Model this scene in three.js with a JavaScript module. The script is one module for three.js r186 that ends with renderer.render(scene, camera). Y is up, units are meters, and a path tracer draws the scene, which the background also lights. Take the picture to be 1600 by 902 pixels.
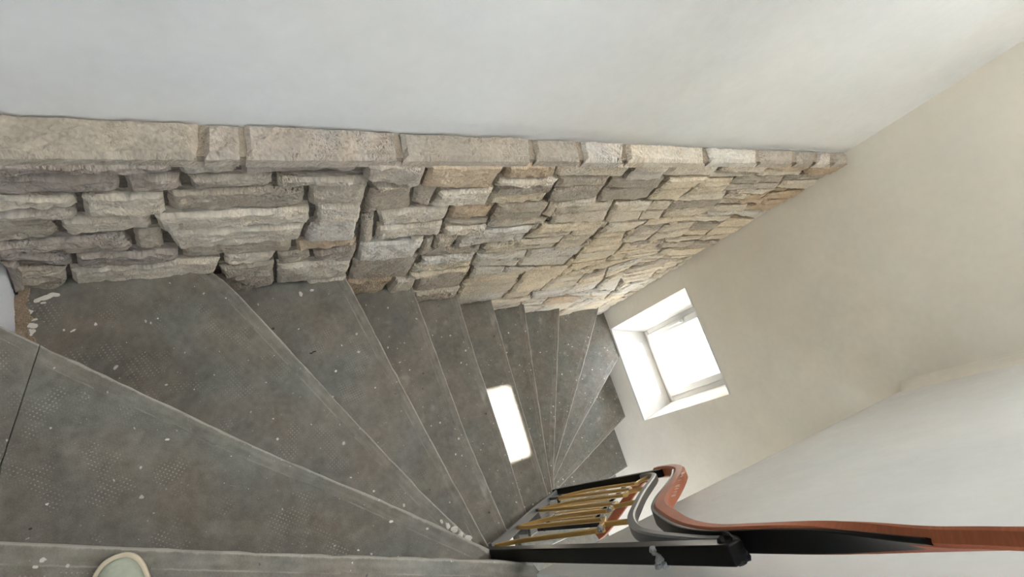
import * as THREE from 'three';
import { RoundedBoxGeometry } from 'three/addons/geometries/RoundedBoxGeometry.js';
import { mergeGeometries, mergeVertices, toCreasedNormals } from 'three/addons/utils/BufferGeometryUtils.js';
import { ImprovedNoise } from 'three/addons/math/ImprovedNoise.js';
import { RectAreaLightUniformsLib } from 'three/addons/lights/RectAreaLightUniformsLib.js';

// ---------- camera, sky, sun, exposure ----------
RectAreaLightUniformsLib.init();
const scene = new THREE.Scene();
const camera = new THREE.PerspectiveCamera(55.0945, 1600 / 902, 0.02, 200);
camera.position.set(0, 1.5007, 0);
camera.up.set(0.1138, 0.3888, -0.9143);
camera.lookAt(0.5211, 1.5007 - 0.8067, -0.2785);

const SUN = new THREE.Vector3(0.53, 0.848, 0.0).normalize();
scene.background = new THREE.Color().setRGB(0.92, 1.0, 1.14);   // bright hazy sky
scene.backgroundIntensity = 8;

const sun = new THREE.DirectionalLight(0xfff8ee, 48);
sun.position.copy(SUN).multiplyScalar(12).add(new THREE.Vector3(1.5, 0, 0));
sun.target.position.set(1.5, 0, 0);
sun.castShadow = true;
sun.shadow.radius = 1.6;
sun.shadow.mapSize.set(4096, 4096);
Object.assign(sun.shadow.camera, { left: -6, right: 6, top: 6, bottom: -6, near: 0.5, far: 30 });
scene.add(sun, sun.target);

const renderer = new THREE.WebGLRenderer({ antialias: true });
renderer.toneMapping = THREE.LinearToneMapping;
renderer.toneMappingExposure = 1.5;
renderer.shadowMap.enabled = true;

// ---------- small helpers ----------
const R = 0.185;                       // riser height
const XW = 2.931;                      // face of the window wall
const noise = new ImprovedNoise();
function rng(seed) { let s = seed >>> 0; return () => { s = (s + 0x6D2B79F5) | 0; let t = Math.imul(s ^ (s >>> 15), 1 | s); t = (t + Math.imul(t ^ (t >>> 7), 61 | t)) ^ t; return ((t ^ (t >>> 14)) >>> 0) / 4294967296; }; }
const fbm = (x, y, z, o = 4) => { let a = 0, w = 0.5; for (let i = 0; i < o; i++) { a += w * noise.noise(x, y, z); x *= 2.03; y *= 2.03; w *= 0.5; } return a; };
const clamp = (v, a = 0, b = 1) => Math.min(b, Math.max(a, v));
const smooth = (a, b, v) => { const t = clamp((v - a) / (b - a)); return t * t * (3 - 2 * t); };
const used = new Map();
function numbered(n) { const k = used.get(n) || 0; used.set(n, k + 1); return k ? n + '_' + String(k).padStart(3, '0') : n; }
function mesh(name, geo, mat, parent) { const m = new THREE.Mesh(geo, mat); m.name = name; m.castShadow = m.receiveShadow = true; if (parent) parent.add(m); return m; }
function thing(name, label, category, pos = [0, 0, 0], group) { const g = new THREE.Group(); g.name = numbered(name); g.position.set(...pos); g.userData = { label, category }; if (group) g.userData.group = group; scene.add(g); return g; }
function setting(name, label, category) { const g = new THREE.Group(); g.name = name; g.userData = { kind: 'structure', label, category }; scene.add(g); return g; }
function boxAt(x0, x1, y0, y1, z0, z1, r = 0) { const g = r ? new RoundedBoxGeometry(x1 - x0, y1 - y0, z1 - z0, 2, r) : new THREE.BoxGeometry(x1 - x0, y1 - y0, z1 - z0); g.translate((x0 + x1) / 2, (y0 + y1) / 2, (z0 + z1) / 2); return g; }
function uvMetres(g, s = 1) {       // box projection in metres
  const p = g.attributes.position, n = g.attributes.normal, uv = new Float32Array(p.count * 2);
  for (let i = 0; i < p.count; i++) {
    const ax = Math.abs(n.getX(i)), ay = Math.abs(n.getY(i)), az = Math.abs(n.getZ(i));
    const [u, v] = ax >= ay && ax >= az ? [p.getZ(i), p.getY(i)] : ay >= az ? [p.getX(i), p.getZ(i)] : [p.getX(i), p.getY(i)];
    uv[2 * i] = u * s; uv[2 * i + 1] = v * s;
  }
  g.setAttribute('uv', new THREE.BufferAttribute(uv, 2)); return g;
}
function tex(w, h, fn, srgb = true) {  // computed picture; fn(x, y) in pixels gives [r,g,b] 0..255
  const d = new Uint8Array(w * h * 4);
  for (let y = 0; y < h; y++) for (let x = 0; x < w; x++) { const c = fn(x, y), i = (y * w + x) * 4; d[i] = clamp(c[0], 0, 255); d[i + 1] = clamp(c[1], 0, 255); d[i + 2] = clamp(c[2], 0, 255); d[i + 3] = 255; }
  return texOf(d, w, h, srgb);
}
function texOf(d, w, h, srgb) { const t = new THREE.DataTexture(d, w, h); t.magFilter = THREE.LinearFilter; t.minFilter = THREE.LinearMipmapLinearFilter; t.generateMipmaps = true; t.wrapS = t.wrapT = THREE.RepeatWrapping; if (srgb) t.colorSpace = THREE.SRGBColorSpace; t.needsUpdate = true; return t; }
const wrapN = (x, y, p, s) => {        // noise that repeats every p
  const a = x / p, b = y / p, k = s;
  const n = (i, j) => noise.noise((a + i) * k, (b + j) * k, 3.7 + s);
  return n(0, 0) * (1 - a) * (1 - b) + n(-1, 0) * a * (1 - b) + n(0, -1) * (1 - a) * b + n(-1, -1) * a * b;
};

// ---------- materials ----------
const plasterBump = tex(512, 512, (x, y) => { const v = 128 + 60 * wrapN(x, y, 512, 9) + 45 * wrapN(x, y, 512, 31) + 25 * wrapN(x, y, 512, 90); return [v, v, v]; }, false);
function plasterMap(r, g, b, k) { return tex(512, 512, (x, y) => { const v = 7 * wrapN(x, y, 512, 4 + k) + 5 * wrapN(x, y, 512, 13) + 4 * wrapN(x, y, 512, 47), w = 3 * wrapN(x, y, 512, 6 + k); return [r + v + w, g + v, b + v - w]; }); }
const plasterOf = (r, g, b, k, rough = 0.92) => { const m = new THREE.MeshStandardMaterial({ map: plasterMap(r, g, b, k), bumpMap: plasterBump, bumpScale: 0.0022, roughness: rough }); return m; };
const M = {
  plaster: plasterOf(219, 219, 215, 0),
  plasterBounceTint: plasterOf(222, 216, 202, 1),  // beige tint puts the warm bounced light into the plaster colour
  plasterDimmed: plasterOf(206, 205, 201, 2),  // colour darkened to hold back strong window light on the reveals
  jambWhite: plasterOf(228, 230, 234, 3),
  pvc: new THREE.MeshStandardMaterial({ color: 0xd4d4d2, roughness: 0.4 }),
  gasket: new THREE.MeshStandardMaterial({ color: 0x4a4b4c, roughness: 0.7 }),
  glass: new THREE.MeshPhysicalMaterial({ color: 0xffffff, roughness: 0, transmission: 1, thickness: 0, ior: 1.5 }),
  opal: new THREE.MeshPhysicalMaterial({ color: 0xffffff, roughness: 1, transmission: 0.62, thickness: 0, side: THREE.DoubleSide }),
  black: new THREE.MeshPhysicalMaterial({ color: 0x070708, roughness: 0.4, specularIntensity: 0.5 }),
  steel: new THREE.MeshStandardMaterial({ color: 0x77797a, roughness: 0.45, metalness: 0.55 }),
  putty: new THREE.MeshStandardMaterial({ color: 0x8a8a86, roughness: 0.8 }),
  brass: new THREE.MeshStandardMaterial({ color: 0xc09c5a, roughness: 0.5, metalness: 0.25 }),
  scuff: new THREE.MeshStandardMaterial({ color: 0xd9d5cc, roughness: 0.9 }),
  rubber: new THREE.MeshStandardMaterial({ color: 0xcfc3a8, roughness: 0.7 }),
  lace: new THREE.MeshStandardMaterial({ color: 0xd8d6c8, roughness: 0.9 }),
  lining: new THREE.MeshStandardMaterial({ color: 0x8c8f80, roughness: 1 }),
  chip: new THREE.MeshStandardMaterial({ color: 0xd4d0c4, roughness: 0.95 }),
  twig: new THREE.MeshStandardMaterial({ color: 0x2e2a26, roughness: 0.95 }),
};
{ // red-brown rail with lengthwise grain
  const t = tex(256, 256, (x, y) => { const g = wrapN(x * 0.5 % 256, y * 6 % 256, 256, 24), h = wrapN(x, y, 256, 5); return [154 + 20 * g + 16 * h, 84 + 13 * g + 12 * h, 51 + 9 * g + 8 * h]; });
  M.rail = new THREE.MeshStandardMaterial({ map: t, roughness: 0.6 });
  const c = tex(256, 256, (x, y) => { const g = (x % 4 < 2 ? 1 : -1) * (y % 4 < 2 ? 1 : -1) * 5, h = 9 * wrapN(x, y, 256, 6); return [164 + g + h, 168 + g + h, 150 + g + h]; });
  c.repeat.set(12, 12); M.canvas = new THREE.MeshStandardMaterial({ map: c, roughness: 1 });
}
// worn concrete treads: u runs along the nosing, v back from it; one tile is 1.3 m by 0.65 m
function concrete(seed, dust, dots, chips) {
  const W = 1300, H = 650, d = new Uint8Array(W * H * 4), b = new Uint8Array(W * H * 4), r = rng(seed), o = r() * 50;
  const put = (i, k, c) => { for (let j = 0; j < 3; j++) d[i + j] = clamp(d[i + j] + (c[j] - d[i + j]) * k, 0, 255); };
  const wr = (f, x) => { const e = 130; return x > W - e ? f(x) * (W - x) / e + f(x - W) * (x - W + e) / e : f(x); };
  for (let y = 0; y < H; y++) for (let x = 0; x < W; x++) {
    const i = (y * W + x) * 4;
    const big = wr((q) => fbm(q / 210, y / 210, o, 4), x), hue = wr((q) => noise.noise(q / 150, y / 150, o + 9), x), fine = noise.noise(x / 3.1, y / 3.1, o) * 7 + noise.noise(x / 1.3, y / 1.3, o) * 6;
    const stain = smooth(0.05, 0.4, wr((q) => fbm(q / 45, y / 45, o + 60, 4), x)), l = 106 + 28 * big + fine * 1.3 - 8 * stain + 9 * noise.noise(x / 17, y / 17, o + 70) + 9 * noise.noise(x / 38, y / 52, o + 75);
    d[i] = clamp(l + 2 + 5 * hue, 0, 255); d[i + 1] = clamp(l - 2 - 1.5 * hue, 0, 255); d[i + 2] = clamp(l - 13 - 4 * hue, 0, 255); d[i + 3] = 255;
    let bump = 128 + fine * 3 + 30 * big;
    // raised grip dots, packed with dust in patches
    const px = (x % 9) - 4, py = (y % 9) - 4, rr = Math.hypot(px, py), patch = smooth(0.02, 0.3, wr((q) => fbm(q / 95, y / 80, o + 20, 3), x)) * dots;
    if (y > 48) { if (rr < 2.1) { put(i, 0.46 * patch * (0.5 + 0.5 * noise.noise(x / 30, y / 30, o + 4) + 0.3), [196, 192, 182]); bump += 18; } else if (rr < 3.6) { put(i, 0.16 * patch + 0.03, [74, 70, 64]); bump -= 14; } }
    const film = smooth(0.12, 0.55, wr((q) => fbm(q / 60, y / 60, o + 40, 4), x)) * dust; put(i, film * 0.5, [186, 182, 173]);
    // nosing: worn pale edge, a groove behind the rounded strip
    const jag = 3 * noise.noise(x / 14, 0, o + 3) + 2 * noise.noise(x / 4, 0, o + 5);
    if (y < 40) put(i, clamp((0.8 + 0.5 * noise.noise(x / 40, y / 7, o + 6)) * smooth(8 + jag, 2, y) + 0.10 + 0.22 * noise.noise(x / 70, y / 11, o + 8), 0, 0.75), [176, 171, 159]);
    if (Math.abs(y - 38 - jag * 0.35) < 1.8) { put(i, clamp(0.22 + 0.5 * noise.noise(x / 45, 1, o), 0, 0.5), noise.noise(x / 160, 2, o) > -0.1 ? [160, 155, 145] : [70, 67, 62]); bump -= 30; }
    b[i] = b[i + 1] = b[i + 2] = clamp(bump, 0, 255); b[i + 3] = 255;
  }
  for (let n = 0; n < chips; n++) {                    // paint and plaster spots
    const x0 = r() * W, y0 = r() * H, s = 0.8 + r() ** 7 * 5, a = r() * 3.14, k = 0.5 + 0.5 * r(), dark = r() < 0.1, el = 0.4 + 0.6 * r();
    for (let y = -14; y <= 14; y++) for (let x = -14; x <= 14; x++) {
      const u = (x * Math.cos(a) + y * Math.sin(a)), v = (-x * Math.sin(a) + y * Math.cos(a)) / el, q = Math.hypot(u, v) + 1.5 * noise.noise((x0 + x) / 3, (y0 + y) / 3, o);
      if (q < s) { const X = ((x0 + x | 0) + W) % W, Y = y0 + y | 0; if (Y >= 0 && Y < H) put((Y * W + X) * 4, k, dark ? [48, 45, 41] : [222, 219, 210]); }
    }
  }
  for (let n = 0; n < chips / 22; n++) {                // scratches
    let x = r() * W, y = 60 + r() * (H - 60), a = r() * 6.28; const L = 12 + r() * 45, c = r() < 0.7 ? [190, 186, 176] : [70, 67, 62], k = 0.25 + 0.35 * r();
    for (let t = 0; t < L; t++) { x += Math.cos(a); y += Math.sin(a); a += (r() - 0.5) * 0.05; const X = ((x | 0) + W) % W, Y = y | 0; if (Y >= 0 && Y < H) put((Y * W + X) * 4, k, c); }
  }
  const map = texOf(d, W, H, true), bm = texOf(b, W, H, false);
  for (const t of [map, bm]) t.repeat.set(1 / 1.3, 1 / 0.65);
  return new THREE.MeshStandardMaterial({ map, bumpMap: bm, bumpScale: 0.0012, roughness: 0.58 });
}
const CONC = [concrete(11, 0.3, 0.9, 300), concrete(23, 0.35, 1.1, 340), concrete(37, 0.35, 0.9, 380), concrete(41, 0.6, 0.6, 520), concrete(59, 0.7, 0.4, 620)];
M.riser = new THREE.MeshStandardMaterial({ color: 0x6b6760, roughness: 0.8 });
M.brownSeam = new THREE.MeshStandardMaterial({ map: tex(256, 256, (x, y) => { const v = 40 * wrapN(x, y, 256, 9) + 30 * wrapN(x, y, 256, 40); return [142 + v, 126 + v, 106 + v]; }), roughness: 1 });
// stone: three grain pictures, several tones
const GRAIN = [0, 1, 2].map((k) => {
  const S = 512, col = tex(S, S, (x, y) => {
    const a = wrapN(x, y, S, 4 + k), c = wrapN(x, (y * 2) % S, S, 17), f = wrapN(x, y, S, 58), h = wrapN(x, y, S, 150), rough = smooth(-0.1, 0.35, wrapN(x, y, S, 5 + 2 * k)), pit = wrapN(x, y, S, 96) < -0.3 ? -46 * rough : 0;
    const v = 238 + 22 * a + 18 * c + 26 * f + 30 * h * (0.4 + rough) + pit, w = 9 * wrapN(x, y, S, 6 + k);
    return [v + w, v, v - w];
  });
  const bmp = tex(S, S, (x, y) => { const r1 = Math.abs(wrapN(x, (y * 2) % S, S, 9 + 2 * k)), r2 = Math.abs(wrapN(x, y, S, 26)), f = wrapN(x, y, S, 64), h = wrapN(x, y, S, 140), rough = smooth(-0.1, 0.35, wrapN(x, y, S, 5 + 2 * k)); const v = 50 + 150 * r1 + 120 * r2 + 55 * f + 60 * h * (0.3 + rough); return [v, v, v]; }, false);
  for (const t of [col, bmp]) t.repeat.set(2.2, 2.2);
  return [col, bmp];
});
const TONE = { g: [[188, 177, 161], [180, 170, 154]], t: [[186, 175, 156], [177, 166, 148]], p: [[176, 164, 150], [169, 158, 146]], c: [[218, 207, 187], [210, 199, 178]], b: [[197, 176, 148], [200, 180, 153]], l: [[214, 208, 195], [208, 201, 188]], y: [[224, 210, 184], [218, 204, 178]] };
const stoneMats = {};
for (const k in TONE) stoneMats[k] = TONE[k].flatMap((c) => GRAIN.map(([map, bumpMap]) => new THREE.MeshStandardMaterial({ color: new THREE.Color(`rgb(${c.join(',')})`), map, bumpMap, bumpScale: 0.011, roughness: 0.95 })));
M.mortar = new THREE.MeshStandardMaterial({ color: 0x70685a, map: GRAIN[0][0], bumpMap: GRAIN[0][1], bumpScale: 0.008, roughness: 1 });
M.capSeam = new THREE.MeshStandardMaterial({ color: 0xa39784, map: GRAIN[1][0], bumpMap: GRAIN[1][1], bumpScale: 0.006, roughness: 1 });

// stones of the cladding: tone, then the four corners (x, y) in metres, clockwise from the upper left; cap stones: front x from, to, rear x to, from
const STONES = [
['p',-0.311,0.248,0.035,0.248,0.036,0.204,-0.33,0.199],
['g',0.041,0.248,0.17,0.248,0.174,0.202,0.05,0.187],
['p',0.178,0.248,0.47,0.249,0.477,0.205,0.18,0.19],
['g',0.481,0.248,0.671,0.248,0.683,0.121,0.494,0.175],
['t',0.521,0.158,0.644,0.137,0.664,0.114,0.538,0.112],
['b',0.673,0.248,0.933,0.248,0.937,0.108,0.688,0.117],
['b',0.937,0.248,1.133,0.248,1.165,0.173,0.96,0.166],
['c',1.136,0.248,1.475,0.248,1.5,0.159,1.171,0.169],
['c',1.511,0.248,1.683,0.249,1.697,0.194,1.516,0.194],
['l',1.516,0.194,1.697,0.194,1.709,0.147,1.522,0.136],
['c',1.7,0.248,1.985,0.248,2.012,0.164,1.71,0.159],
['c',2.006,0.248,2.31,0.248,2.309,0.185,2.01,0.198],
['c',2.001,0.189,2.319,0.178,2.315,0.152,2.005,0.144],
['b',2.315,0.248,2.643,0.238,2.653,0.196,2.323,0.199],
['c',2.323,0.199,2.653,0.196,2.664,0.152,2.33,0.151],
['b',2.647,0.229,2.925,0.248,2.925,0.161,2.701,0.162],
['p',-0.332,0.194,-0.07,0.197,-0.072,0.118,-0.35,0.124],
['p',-0.066,0.198,0.05,0.185,0.054,0.129,-0.061,0.111],
['g',0.061,0.181,0.256,0.186,0.262,0.136,0.07,0.119],
['g',0.265,0.18,0.507,0.175,0.521,0.148,0.27,0.133],
['c',-0.352,0.119,-0.162,0.108,-0.162,0.059,-0.366,0.052],
['g',-0.366,0.05,-0.167,0.053,-0.17,0.003,-0.366,0.007],
['c',-0.154,0.105,0.012,0.113,0.014,0.018,-0.16,0.008],
['t',0.017,0.116,0.344,0.13,0.357,0.029,0.018,0.025],
['t',0.351,0.13,0.519,0.141,0.528,0.043,0.364,0.039],
['c',0.39,0.034,0.524,0.041,0.538,-0.06,0.397,-0.084],
['t',0.528,0.112,0.663,0.111,0.697,-0.017,0.542,-0.029],
['t',0.671,0.115,0.756,0.107,0.757,-0.005,0.691,0.016],
['c',0.76,0.099,0.955,0.111,0.977,-0.008,0.763,-0.005],
['c',0.946,0.164,1.199,0.16,1.189,0.123,0.95,0.12],
['g',0.971,0.118,1.211,0.117,1.216,0.056,0.974,0.054],
['y',0.974,0.054,1.216,0.056,1.221,-0.008,0.977,0],
['g',1.204,0.16,1.445,0.155,1.455,0.103,1.225,0.083],
['g',1.225,0.083,1.455,0.103,1.47,0.016,1.25,-0.009],
['g',1.461,0.141,1.746,0.14,1.764,0.071,1.479,0.076],
['g',1.479,0.076,1.764,0.071,1.786,-0.016,1.507,-0.031],
['y',1.769,0.143,1.989,0.158,1.991,0.071,1.779,0.061],
['y',1.779,0.061,1.991,0.071,1.994,-0.041,1.79,-0.026],
['y',1.994,0.138,2.193,0.135,2.212,0.08,2,0.074],
['y',2,0.074,2.212,0.08,2.23,0.031,2.005,0.023],
['c',2.01,0.019,2.277,0.023,2.324,-0.05,1.996,-0.047],
['g',2.202,0.143,2.392,0.146,2.435,0.085,2.22,0.081],
['g',2.392,0.146,2.571,0.148,2.607,0.087,2.435,0.085],
['g',2.22,0.081,2.607,0.087,2.628,0.052,2.233,0.036],
['g',2.586,0.147,2.925,0.157,2.925,0.106,2.608,0.104],
['c',2.608,0.104,2.925,0.106,2.925,0.021,2.636,0.047],
['c',2.389,0.041,2.65,0.043,2.576,-0.009,2.311,0.01],
['t',-0.366,0.007,-0.225,-0.001,-0.219,-0.078,-0.366,-0.106],
['c',-0.217,-0.002,-0.019,0.005,-0.02,-0.058,-0.21,-0.087],
['c',-0.018,0.015,0.372,0.025,0.387,-0.07,-0.008,-0.078],
['l',0.385,-0.079,0.533,-0.065,0.554,-0.207,0.379,-0.194],
['t',0.542,-0.05,0.581,-0.028,0.623,-0.235,0.574,-0.242],
['c',0.588,-0.033,0.843,-0.011,0.858,-0.11,0.622,-0.127],
['b',0.851,-0.013,1.03,-0.013,1.032,-0.111,0.865,-0.109],
['t',1.032,-0.01,1.262,-0.016,1.272,-0.065,1.042,-0.07],
['t',1.042,-0.07,1.272,-0.065,1.284,-0.125,1.051,-0.128],
['c',1.27,-0.022,1.481,0.013,1.502,-0.036,1.277,-0.06],
['c',1.287,-0.061,1.327,-0.068,1.352,-0.149,1.287,-0.116],
['c',1.33,-0.061,1.607,-0.03,1.634,-0.092,1.35,-0.116],
['c',1.35,-0.116,1.634,-0.092,1.682,-0.202,1.381,-0.203],
['y',1.346,-0.208,1.495,-0.209,1.483,-0.276,1.328,-0.28],
['y',1.495,-0.209,1.696,-0.21,1.706,-0.27,1.483,-0.276],
['c',1.328,-0.28,1.56,-0.274,1.569,-0.327,1.315,-0.332],
['c',1.56,-0.274,1.706,-0.27,1.715,-0.324,1.569,-0.327],
['c',1.621,-0.041,1.849,-0.044,1.872,-0.122,1.657,-0.118],
['c',1.849,-0.044,1.977,-0.045,2.008,-0.125,1.872,-0.122],
['c',1.657,-0.118,1.862,-0.122,1.911,-0.22,1.71,-0.231],
['c',1.862,-0.122,2.008,-0.125,2.042,-0.212,1.911,-0.22],
['g',1.984,-0.052,2.329,-0.05,2.342,-0.116,2.022,-0.131],
['c',2.022,-0.131,2.342,-0.116,2.357,-0.191,2.055,-0.201],
['c',2.307,0.006,2.498,-0.01,2.491,-0.053,2.315,-0.047],
['c',2.315,-0.047,2.491,-0.053,2.484,-0.098,2.325,-0.105],
['b',2.504,-0.018,2.672,-0.005,2.65,-0.067,2.497,-0.067],
['b',2.672,-0.005,2.925,0.018,2.925,-0.065,2.65,-0.067],
['b',2.497,-0.067,2.704,-0.066,2.717,-0.115,2.491,-0.11],
['b',2.704,-0.066,2.925,-0.065,2.925,-0.119,2.717,-0.115],
['c',2.314,-0.117,2.612,-0.119,2.657,-0.183,2.346,-0.164],
['l',2.346,-0.164,2.657,-0.183,2.684,-0.22,2.37,-0.199],
['b',2.633,-0.127,2.925,-0.121,2.921,-0.219,2.647,-0.178],
['l',2.647,-0.178,2.921,-0.219,2.918,-0.308,2.664,-0.24],
['p',-0.366,-0.113,-0.093,-0.081,-0.074,-0.156,-0.366,-0.15],
['p',-0.366,-0.153,-0.213,-0.19,-0.225,-0.265,-0.366,-0.174],
['t',-0.072,-0.08,-0.004,-0.078,0.001,-0.188,-0.07,-0.185],
['p',-0.208,-0.187,0.033,-0.195,0.032,-0.276,-0.217,-0.279],
['c',-0.236,-0.28,0.149,-0.284,0.126,-0.412,-0.244,-0.397],
['t',-0.344,-0.244,-0.236,-0.267,-0.258,-0.395,-0.368,-0.369],
['c',0.006,-0.09,0.376,-0.077,0.372,-0.188,0.028,-0.198],
['t',0.039,-0.213,0.354,-0.193,0.359,-0.273,0.04,-0.266],
['b',0.359,-0.21,0.565,-0.212,0.565,-0.251,0.369,-0.268],
['p',0.428,-0.298,0.575,-0.254,0.584,-0.34,0.441,-0.359],
['t',0.311,-0.286,0.414,-0.271,0.429,-0.337,0.324,-0.366],
['c',0.318,-0.37,0.582,-0.378,0.594,-0.512,0.336,-0.559],
['c',0.152,-0.277,0.311,-0.281,0.301,-0.339,0.156,-0.341],
['t',0.139,-0.354,0.313,-0.341,0.312,-0.407,0.15,-0.433],
['g',0.107,-0.457,0.313,-0.413,0.33,-0.544,0.142,-0.594],
['l',0.578,-0.245,0.831,-0.258,0.83,-0.391,0.592,-0.384],
['t',0.588,-0.391,0.859,-0.399,0.868,-0.616,0.605,-0.569],
['b',0.563,-0.58,0.814,-0.613,0.798,-0.789,0.596,-0.779],
['c',0.819,-0.621,0.923,-0.626,0.93,-0.763,0.808,-0.767],
['c',0.611,-0.133,0.857,-0.118,0.881,-0.217,0.63,-0.242],
['t',0.864,-0.113,1.054,-0.133,1.061,-0.167,0.873,-0.158],
['c',0.873,-0.158,1.061,-0.167,1.069,-0.21,0.885,-0.217],
['c',1.067,-0.14,1.338,-0.147,1.349,-0.192,1.074,-0.203],
['c',0.863,-0.222,0.969,-0.231,0.97,-0.33,0.89,-0.339],
['l',0.974,-0.224,1.296,-0.2,1.303,-0.253,0.983,-0.279],
['l',0.983,-0.279,1.303,-0.253,1.312,-0.326,0.995,-0.358],
['t',0.828,-0.248,0.862,-0.232,0.881,-0.338,0.835,-0.387],
['t',0.862,-0.346,1.129,-0.369,1.132,-0.429,0.877,-0.428],
['l',0.877,-0.428,1.132,-0.429,1.136,-0.496,0.892,-0.508],
['y',0.873,-0.514,1.15,-0.501,1.16,-0.568,0.873,-0.574],
['y',0.873,-0.574,1.16,-0.568,1.167,-0.609,0.874,-0.616],
['g',0.927,-0.631,1.177,-0.613,1.208,-0.808,0.961,-0.809],
['c',0.961,-0.809,1.208,-0.808,1.237,-0.986,0.997,-0.996],
['c',1.143,-0.347,1.296,-0.343,1.295,-0.389,1.141,-0.388],
['c',1.296,-0.343,1.548,-0.336,1.546,-0.389,1.295,-0.389],
['c',1.141,-0.388,1.546,-0.389,1.543,-0.445,1.139,-0.444],
['c',1.556,-0.334,1.738,-0.333,1.73,-0.386,1.559,-0.394],
['c',1.559,-0.394,1.73,-0.386,1.719,-0.456,1.562,-0.459],
['l',1.141,-0.449,1.412,-0.456,1.436,-0.533,1.155,-0.507],
['l',1.412,-0.456,1.754,-0.464,1.765,-0.564,1.436,-0.533],
['l',1.155,-0.507,1.414,-0.533,1.448,-0.633,1.171,-0.575],
['l',1.414,-0.533,1.765,-0.564,1.781,-0.702,1.448,-0.633],
['l',1.185,-0.584,1.38,-0.631,1.388,-0.689,1.207,-0.666],
['l',1.38,-0.631,1.58,-0.674,1.555,-0.711,1.388,-0.689],
['c',1.207,-0.666,1.555,-0.711,1.532,-0.746,1.224,-0.732],
['y',1.208,-0.752,1.541,-0.74,1.547,-0.794,1.216,-0.796],
['c',1.216,-0.796,1.547,-0.794,1.553,-0.852,1.226,-0.854],
['c',1.23,-0.873,1.574,-0.854,1.578,-0.971,1.248,-0.974],
['l',1.248,-0.974,1.578,-0.971,1.583,-1.104,1.272,-1.105],
['y',1.553,-0.724,1.834,-0.708,1.835,-0.874,1.589,-0.896],
['y',1.589,-0.896,1.835,-0.874,1.837,-1.033,1.622,-1.053],
['y',1.745,-0.341,1.926,-0.33,1.946,-0.377,1.758,-0.394],
['y',1.758,-0.394,1.946,-0.377,1.973,-0.437,1.775,-0.458],
['c',1.743,-0.24,1.986,-0.241,1.939,-0.324,1.744,-0.332],
['y',1.764,-0.463,2.014,-0.46,2.036,-0.534,1.779,-0.536],
['c',1.779,-0.536,2.036,-0.534,2.058,-0.606,1.794,-0.609],
['y',1.811,-0.613,2.065,-0.612,2.062,-0.677,1.836,-0.7],
['y',1.836,-0.7,2.062,-0.677,2.061,-0.717,1.853,-0.759],
['g',1.985,-0.295,2.156,-0.287,2.166,-0.402,1.977,-0.388],
['c',1.977,-0.388,2.166,-0.402,2.171,-0.463,1.971,-0.457],
['y',2.049,-0.488,2.29,-0.481,2.296,-0.555,2.066,-0.572],
['y',2.066,-0.572,2.296,-0.555,2.3,-0.601,2.077,-0.624],
['y',2.062,-0.72,2.362,-0.654,2.247,-0.726,1.968,-0.789],
['y',1.968,-0.789,2.247,-0.726,2.144,-0.79,1.891,-0.845],
['y',1.989,-0.227,2.301,-0.195,2.305,-0.264,2.006,-0.289],
['c',2.32,-0.212,2.659,-0.236,2.623,-0.31,2.307,-0.272],
['c',2.164,-0.308,2.388,-0.285,2.414,-0.356,2.183,-0.386],
['c',2.183,-0.386,2.414,-0.356,2.453,-0.46,2.205,-0.477],
['g',2.404,-0.299,2.64,-0.316,2.643,-0.39,2.432,-0.382],
['y',2.432,-0.382,2.643,-0.39,2.647,-0.471,2.457,-0.454],
['y',2.645,-0.277,2.925,-0.319,2.924,-0.397,2.653,-0.37],
['y',2.653,-0.37,2.924,-0.397,2.923,-0.471,2.661,-0.463],
['c',2.357,-0.483,2.688,-0.479,2.672,-0.537,2.383,-0.526],
['c',2.688,-0.479,2.925,-0.476,2.882,-0.545,2.672,-0.537],
['g',2.374,-0.529,2.661,-0.553,2.652,-0.633,2.364,-0.588],
['g',2.661,-0.553,2.908,-0.572,2.885,-0.669,2.652,-0.633],
['y',2.556,-0.643,2.912,-0.676,2.905,-0.77,2.585,-0.739],
['c',2.585,-0.739,2.905,-0.77,2.901,-0.817,2.603,-0.798],
['c',2.012,-0.334,2.156,-0.318,2.154,-0.373,2.042,-0.389],
['c',2.042,-0.389,2.154,-0.373,2.152,-0.43,2.075,-0.448],
['g',2.075,-0.47,2.333,-0.495,2.334,-0.566,2.079,-0.546],
['c',2.157,-0.583,2.416,-0.588,2.44,-0.628,2.187,-0.647],
['c',2.187,-0.647,2.44,-0.628,2.473,-0.683,2.221,-0.72],
['c',1.835,-0.88,2.05,-0.858,2.068,-0.947,1.84,-0.96],
['c',1.84,-0.96,2.068,-0.947,2.088,-1.043,1.846,-1.067],
['g',2.057,-0.868,2.173,-0.814,2.227,-0.9,2.082,-0.958],
['y',2.082,-0.958,2.227,-0.9,2.284,-0.992,2.106,-1.043],
['l',2.176,-0.806,2.381,-0.682,2.384,-0.778,2.238,-0.902],
['y',2.238,-0.902,2.384,-0.778,2.387,-0.872,2.297,-0.995],
['l',1.795,-1.079,2.08,-1.055,2.081,-1.111,1.815,-1.122],
['l',1.815,-1.122,2.081,-1.111,2.082,-1.179,1.834,-1.162],
['c',2.08,-1.047,2.307,-1.016,2.324,-1.093,2.092,-1.124],
['l',2.092,-1.124,2.324,-1.093,2.344,-1.187,2.105,-1.204],
['c',2.31,-1.008,2.387,-0.89,2.467,-1.036,2.34,-1.091],
['l',2.34,-1.091,2.467,-1.036,2.613,-1.299,2.381,-1.206],
['y',1.512,-1.109,1.837,-1.165,1.806,-1.218,1.525,-1.213],
['l',1.525,-1.213,1.806,-1.218,1.79,-1.245,1.533,-1.282],
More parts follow.
